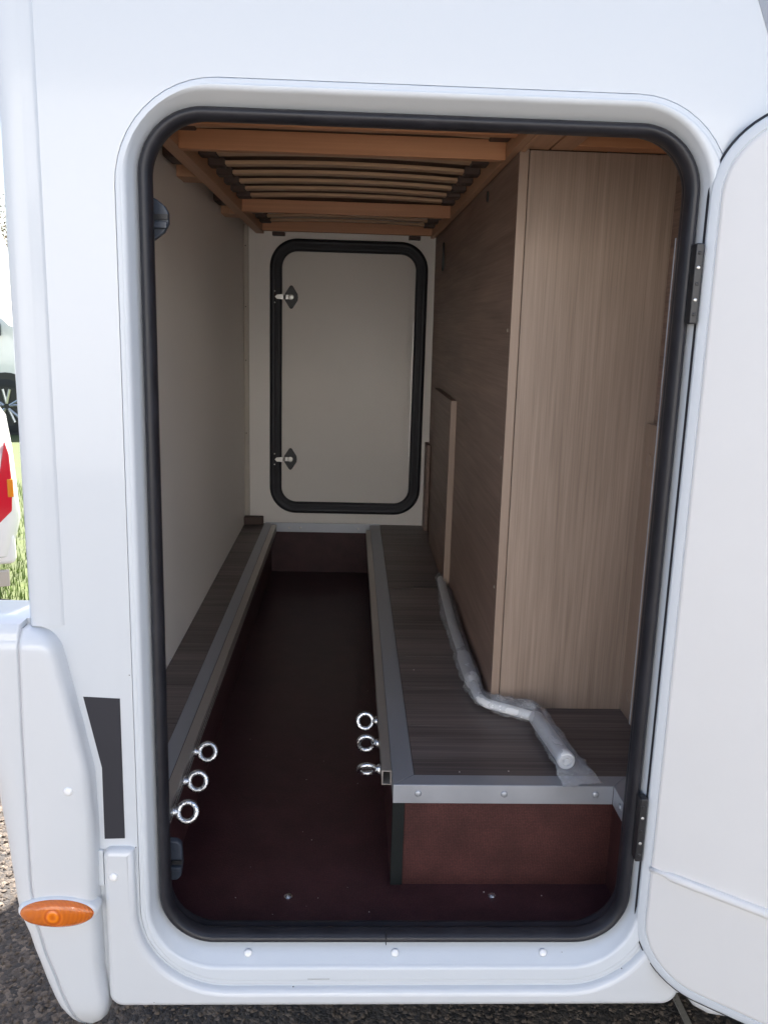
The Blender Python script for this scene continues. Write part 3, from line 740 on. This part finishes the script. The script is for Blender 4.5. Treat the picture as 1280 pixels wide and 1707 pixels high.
# --- slatted bed base above
bed = empty_part('bed_base', (0, 1.2, 1.80), MH)
B('side_rail', M['piney'], bed, -.3650, -.3352, .10, 2.198, 1.7680, 1.812, bevel=.0015)
B('side_rail', M['piney'], bed, .3032, .3130, .10, .4960, 1.7680, 1.822, bevel=.0015)
B('side_rail', M['piney'], bed, .2882, .3025, .10, 2.198, 1.7680, 1.822, bevel=.0015)
B('outer_rail', M['piney'], bed, .3150, .3560, .10, .4975, 1.7735, 1.822, bevel=.0015)
B('outer_rail', M['piney'], bed, .3600, .4000, .10, .4975, 1.7735, 1.822, bevel=.0015)
B('cross_rail', M['pine'], bed, .4005, .60, .455, .4978, 1.7737, 1.822, bevel=.0015)
for y, z in ((.575, 1.7645), (1.54, 1.7665), (2.15, 1.7740)): B('cross_beam', M['pine'], bed, -.3348, .2878, y - .012, y + .012, z, z + .037, bevel=.0015)
B('cross_beam', M['pine'], bed, -.3348, .2878, .440, .462, 1.7840, 1.816, bevel=.0015)
# wall battens beside the left rail
for y0, y1 in ((.93, 1.02), (1.62, 1.72)):
    B('wall_bracket', M['piney'], bed, -.4105, -.3655, y0, y1, 1.7690, 1.800, bevel=.0015)
    B('bracket_cap', M['holder'], bed, -.4105, -.3720, y0 - .15, y0 - .05, 1.786, 1.812, bevel=.004)
# curved sprung slats, alike
def slat_mesh():
    mb = MB(); N = 16; loops = []
    for k in range(N + 1):
        x = -.302 + .560 * k / N; u = 2 * k / N - 1; z = .007 * (1 - u * u)
        loops.append([(x, -.019, z), (x, .019, z), (x, .019, z + .008), (x, -.019, z + .008)])
    mb.loft(loops, True, (True, True)); return mb
proto = None
for y in (.36, .52, .665, .80, .93, 1.055, 1.18, 1.305, 1.43, 1.66, 1.79, 1.92, 2.05):
    if proto is None:
        proto = build(slat_mesh(), 'slat', M['slat'], bed, bevel=.0012); place(proto, (0, y, 1.796), bed)
        hps = []
        for x0, x1 in ((-.3348, -.296), (.250, .2878)):
            hp = build(MB().box(x0, x1, -.023, .023, -.004, .015), 'slat_holder', M['holder'], bed, bevel=.003); place(hp, (0, y, 1.796), bed); hps.append(hp)
    else:
        clone(proto, (0, y, 1.796), bed)
        for hp in hps: clone(hp, (0, y, 1.796), bed)

# ================================================================== crank handle in its polythene sleeve
CR = empty('crank_handle', (.34, .45, ZP), 'white cranked winding handle in a clear plastic sleeve lying on the wooden platform', 'crank handle')
def smoothpath(pts, n=8):
    P_ = [Vector(p) for p in pts]; out = []
    for i in range(len(P_) - 1):
        p0 = P_[max(i - 1, 0)]; p1 = P_[i]; p2 = P_[i + 1]; p3 = P_[min(i + 2, len(P_) - 1)]
        for k in range(n):
            t = k / n; out.append(.5 * ((2 * p1) + (-p0 + p2) * t + (2 * p0 - 5 * p1 + 4 * p2 - p3) * t * t + (-p0 + 3 * p1 - 3 * p2 + p3) * t ** 3))
    out.append(P_[-1]); return out
# grey lower tube, white arm, white grip
build(MB().tube([(.2915, 1.385, .679), (.2855, 1.20, .679), (.2800, .95, .680), (.2805, .735, .681)], .0115, 16), 'shaft', M['knob'], CR, smooth=False, autosmooth=40)
build(MB().tube([(.2805, .74, .681), (.2820, .60, .681)], .0155, 16), 'ferrule', M['knob'], CR, autosmooth=40)
arm = smoothpath([(.2820, .605, .681), (.2825, .545, .681), (.2855, .505, .681), (.298, .478, .681), (.330, .455, .681), (.375, .423, .681), (.386, .408, .681)], 8)
build(MB().tube(arm, .0098, 16), 'arm', M['handle'], CR, autosmooth=60)
build(MB().lathe((.2822, .600, .681), (0, -1, 0), [(.0160, -.012), (.0165, .0), (.0155, .014), (.0105, .022)], 20), 'joint_cuff', M['handle'], CR, autosmooth=40)
gp0 = Vector((.3865, .405, .682)); gp1 = Vector((.4040, .226, .685)); gd_ = (gp1 - gp0)
L = gd_.length
build(MB().lathe(gp0, gd_, [(.004, -.012), (.0125, -.010), (.0150, -.004), (.0152, L - .02), (.0162, L - .018), (.0168, L - .004), (.0148, L), (.0095, L + .001), (.0090, L - .004), (.0060, L - .004), (.0055, L + .001), (.003, L + .002), (.0002, L + .002)], 24), 'grip', M['handle'], CR, autosmooth=40)
# sleeve: crumpled film tube
def film(path, radii, name, flat, n=26, amp=.0022, seed=0):
    P_ = smoothpath(path, 6); rs = []; m_ = len(radii) - 1
    fl = []
    for i in range(len(P_)):
        t = i / (len(P_) - 1) * m_; k = min(int(t), m_ - 1); u = t - k
        rs.append(radii[k] * (1 - u) + radii[k + 1] * u); fl.append(flat[k] * (1 - u) + flat[k + 1] * u)
    loops = []; prev = None
    for i, p in enumerate(P_):
        tg = (P_[min(i + 1, len(P_) - 1)] - P_[max(i - 1, 0)]).normalized(); a = tg.cross(Vector((0, 0, 1))).normalized(); b = a.cross(tg)
        lp = []
        for q in range(n):
            an = 2 * PI * q / n
            d = noise.noise(Vector((math.cos(an) * 1.6, math.sin(an) * 1.6, i * .35 + seed))) * amp * 2 + noise.noise(Vector((math.cos(an) * 5, math.sin(an) * 5, i * 1.3 + seed))) * amp * 1.3
            v = p + a * math.cos(an) * (rs[i] + d) + b * math.sin(an) * (rs[i] * fl[i] + d)
            v.z = max(v.z, ZP + .0018); lp.append(v)
        loops.append(lp)
    mb = MB().loft(loops); return build(mb, name, M['film'], CR, smooth=True)
film([(.2925, 1.43, .676), (.2915, 1.38, .679), (.287, 1.2, .679), (.281, 1.0, .68), (.279, .85, .68), (.2785, .74, .681)], [.004, .0165, .019, .0245, .0205, .0195, .0165], 'sleeve', [.6, 1, .95, .9, .9, 1, 1], seed=3, amp=.0036)
film([(.279, .76, .681), (.280, .69, .681), (.281, .62, .681), (.281, .55, .682), (.290, .50, .683), (.315, .472, .683), (.355, .448, .684), (.392, .425, .685)], [.0160, .0225, .0230, .0185, .0155, .0140, .0155, .019, .019], 'sleeve', [1, .85, .85, .9, .95, 1, 1.1, 1.1, 1], seed=8, amp=.0042)
film([(.400, .435, .690), (.392, .395, .686), (.396, .33, .685), (.404, .27, .683), (.411, .215, .680), (.419, .168, .6715)], [.006, .0185, .0215, .024, .0265, .031, .034], 'sleeve', [.6, .95, .85, .75, .6, .30, .05], seed=15, amp=.0036)

# small dark chips and scuffs on the white frame and skirt
g = MB()
for x, y, z, r in ((-.085, .0135, .4570, .0011), (-.072, -.0155, .4225, .0012), (-.3135, -.0040, .94, .0008), (-.313, -.0042, .66, .0009), (.45, -.0155, .455, .0010), (.36, .0125, .4622, .0007), (-.29, -.0165, .395, .0006)):
    g.lathe((x, y, z), (0, -1, .2), [(r, 0), (r, .0004), (.0001, .0005)], 8)
g.box(-.05, -.015, -.0042, -.0036, .4262, .4265)
o = build(g, 'paint_chips', M['seam'], MH); o['kind'] = 'stuff'
# crumbs of sawdust on the floor
g = MB(); rnd = random.Random(11)
for i in range(46):
    x = rnd.uniform(-.25, .46); y = rnd.uniform(.08, .8) if rnd.random() < .7 else rnd.uniform(.08, 1.9)
    if x > .085 and y > .18: continue
    r = rnd.uniform(.0004, .0011)
    g.add([Vector((x, y, ZF + r)) + v * r for v in iv], ifc)
for x, y in ((.255, .162), (.21, .228), (.30, .232), (.16, .70)):
    z = ZF if y < .18 else ZP
    g.add([Vector((x, y, z + .001)) + v * .0013 for v in iv], ifc)
o = build(g, 'crumbs', M['dust']); o['kind'] = 'stuff'; tag(o, 'pale crumbs of dust scattered on the dark garage floor', 'dust')

# ================================================================== parked vehicles behind
def vehicle(name, loc, label, cat, prof, cut, width, wheels, wr, windows, rot=0, red=None):
    """profile in local x (length, front = -x) and z ; local y = width"""
    root = empty(name, loc, label, cat); root.rotation_euler = (0, 0, rot); og = Vector(loc)
    mb = MB(); W = width
    loops = []
    for y, ins in ((0, .06), (.02, .025), (.08, 0), (W - .08, 0), (W - .02, .025), (W, .06)):
        cx = sum(p[0] for p in prof) / len(prof); cz = sum(p[1] for p in prof) / len(prof)
        loops.append([(og.x + x - math.copysign(ins, x - cx), og.y + y, og.z + z - math.copysign(min(ins, .5), z - cz) * (.6 if z > .3 else .2)) for x, z in prof])
    mb.loft(loops, True, (True, True))
    build(mb, 'body', M['carwhite'], root, autosmooth=38)
    for nm, poly, key, y in windows:
        build(MB().ngprism(poly, lambda u, v, d: (og.x + u, og.y + d, og.z + v), y - .006, y + .02), nm, M[key], root, bevel=.003)
    for wx in wheels:
        build(MB().lathe((og.x + wx, og.y - .004, og.z + wr), (0, -1, 0), [(wr * 1.16, -.05), (wr * 1.16, .002), (.001, .002)], 36), 'wheel_arch', M['blackp'], root)
        wheel_at(og.x + wx, og.y - .012, wr, root)
    return root
def wheel_at(cx, cy, r, parent):
    o = empty_part('wheel', (cx, cy, r), parent)
    build(MB().lathe((cx, cy, r), (0, -1, 0), [(r * .6, -.1), (r * .95, -.1), (r, -.08), (r, -.02), (r * .9, 0), (r * .68, -.002), (r * .64, -.02)], 36), 'tyre', M['tyre'], o, autosmooth=35)
    mb = MB().lathe((cx, cy, r), (0, -1, 0), [(r * .66, -.05), (r * .66, -.006), (r * .60, -.008), (r * .57, -.03), (.001, -.03)], 36)
    for k in range(5):
        for dq in (-.2, .2):
            a = 2 * PI * k / 5 + .3; b = a + dq
            mb.tube([(cx + math.cos(a) * r * .1, cy - .004, r + math.sin(a) * r * .1), (cx + math.cos(b) * r * .6, cy - .002, r + math.sin(b) * r * .6)], r * .05, 6)
    build(mb, 'rim', M['steel'], o, autosmooth=35)
# saloon lying along x with its tail lamp showing past the motorhome
sal = [(-4.35, .30), (-4.4, .62), (-4.2, .76), (-3.2, .93), (-2.45, 1.40), (-1.35, 1.42), (-.62, .99), (-.10, .93), (-.02, .80), (.0, .45), (-.05, .26), (-.6, .2), (-3.8, .2)]
S = vehicle('parked_car', (-1.615, 3.05, 0), 'white saloon car with red tail lamp parked on the grass behind the motorhome', 'car', sal, None, 1.75,
        (-.95, -3.5), .32, [('side_window', [(-3.0, .96), (-2.45, 1.33), (-1.45, 1.34), (-.95, 1.0)], 'glass', .02)])
sx, sy = -1.635, 3.05
mb = MB().ngprism([(-.035, .85), (-.018, .78), (-.012, .62), (-.02, .50), (-.12, .40), (-.26, .37), (-.13, .52), (-.065, .70)], lambda u, v, d: (sx + u, d, v), sy - .004, sy + .11)
build(mb, 'tail_lamp', M['red'], S, bevel=.006)
build(MB().box(sx - .035, sx - .008, sy - .008, sy + .08, .57, .66), 'indicator_lens', M['orange'], S, bevel=.004)
build(MB().box(sx - .5, sx - .012, sy + .02, sy + 1.7, .22, .38), 'rear_bumper', M['carwhite'], S, bevel=.03, seg=3)
build(MB().box(sx - .13, sx - .05, sy - .012, sy + .02, .12, .20), 'bumper_vent', M['strip'], S, bevel=.004)
S.rotation_euler = (0, 0, math.radians(22))
# camper van further back
van = [(-5.6, .35), (-5.6, 2.5), (-5.3, 2.75), (-1.9, 2.75), (-1.55, 2.6), (-1.35, 1.95), (-.72, 1.28), (-.12, 1.05), (.0, .80), (.02, .40), (-.1, .28), (-5.5, .28)]
V = vehicle('camper_van', (-3.30, 9.5, 0), 'white camper van with blue tinted roof windows parked far behind the saloon', 'van', van, None, 2.0,
        (-.85, -4.5), .35, [('side_window', [(-2.1, 1.22), (-2.1, 1.85), (-1.30, 1.85), (-.84, 1.22)], 'glass', .02),
                           ('roof_window', [(-3.0, 1.92), (-3.0, 2.5), (-1.75, 2.5), (-1.55, 1.98)], 'blueglass', .02)])
build(MB().box(-3.30 - 1.10, -3.30 - .86, 9.36, 9.49, 1.18, 1.34), 'wing_mirror', M['blackp'], V, bevel=.02)
# unseen motorhome added behind the camera; its sunlit side bounces light into the garage
big = [(-3.6, .42), (-3.6, 2.7), (-3.35, 2.9), (3.0, 2.9), (3.5, 2.6), (3.9, 1.6), (4.5, 1.15), (4.6, .45), (3.9, .36), (-3.3, .36)]
N2 = vehicle('bounce_motorhome', (.6, -4.9, 0), 'white motorhome added out of view across the lane to bounce sunlight into the garage', 'motorhome', big, None, 2.2,
             (-1.6, 3.4), .34, [('side_window', [(-2.9, 1.7), (-2.9, 2.3), (-2.0, 2.3), (-2.0, 1.7)], 'glass', 0), ('side_window', [(-.6, 1.55), (-.6, 2.15), (.6, 2.15), (.6, 1.55)], 'glass', 0),
                                ('entry_door', [(1.4, .6), (1.4, 2.4), (2.0, 2.4), (2.0, .6)], 'cream', 0)], rot=PI)
# tree far behind
TR = empty('tree', (-13.6, 31, 0), 'bronze leaved tree standing far behind the camper van', 'tree')
mb = MB(); rnd = random.Random(5)
mb.tube([(-13.6, 31, 0), (-13.55, 31, 1.6), (-13.65, 31, 3.4), (-13.6, 31, 5.0)], [.2, .16, .10, .03], 8)
tips = []
for k in range(16):
    a = rnd.uniform(0, 6.28); z0 = rnd.uniform(1.6, 3.9); l = rnd.uniform(.9, 1.8)
    e = Vector((-13.6 + math.cos(a) * l, 31 + math.sin(a) * l, z0 + rnd.uniform(.5, 1.4))); tips.append(e)
    mb.tube([(-13.6, 31, z0), (Vector((-13.6, 31, z0)) + e) / 2 + Vector((0, 0, .15)), e], [.05, .03, .01], 5)
build(mb, 'trunk', M['bark'], TR, smooth=True)
mb = MB()
for i in range(7000):
    c = rnd.choice(tips) + Vector([rnd.gauss(0, .42) for _ in range(3)])
    s_ = rnd.uniform(.03, .07); q = Matrix.Rotation(rnd.uniform(0, 6.28), 3, Vector((rnd.gauss(0, 1), rnd.gauss(0, 1), rnd.gauss(0, 1))).normalized())
    mb.add([c + q @ Vector(v) * s_ for v in ((-1, 0, 0), (0, -.5, .1), (1, 0, 0), (0, .5, .1))], [(0, 1, 2, 3)])
build(mb, 'crown', M['leaf'], TR)
# hedge line on the horizon
mb = MB(); rnd = random.Random(9)
for i in range(16000):
    x = rnd.uniform(-60, 60); h = 2.6 + .7 * noise.noise(Vector((x * .2, 0, 0))) + .4 * noise.noise(Vector((x * .8, 3, 0)))
    c = Vector((x, 60 + rnd.gauss(0, .8), rnd.random() ** .7 * h)); s_ = rnd.uniform(.12, .3)
    q = Matrix.Rotation(rnd.uniform(0, 6.28), 3, Vector((rnd.gauss(0, 1), rnd.gauss(0, 1), rnd.gauss(0, 1))).normalized())
    mb.add([c + q @ Vector(v) * s_ for v in ((-1, 0, 0), (0, -.5, .1), (1, 0, 0), (0, .5, .1))], [(0, 1, 2, 3)])
o = build(mb, 'hedge', M['leafg']); tag(o, 'long dark green hedge along the far edge of the grass', 'hedge')
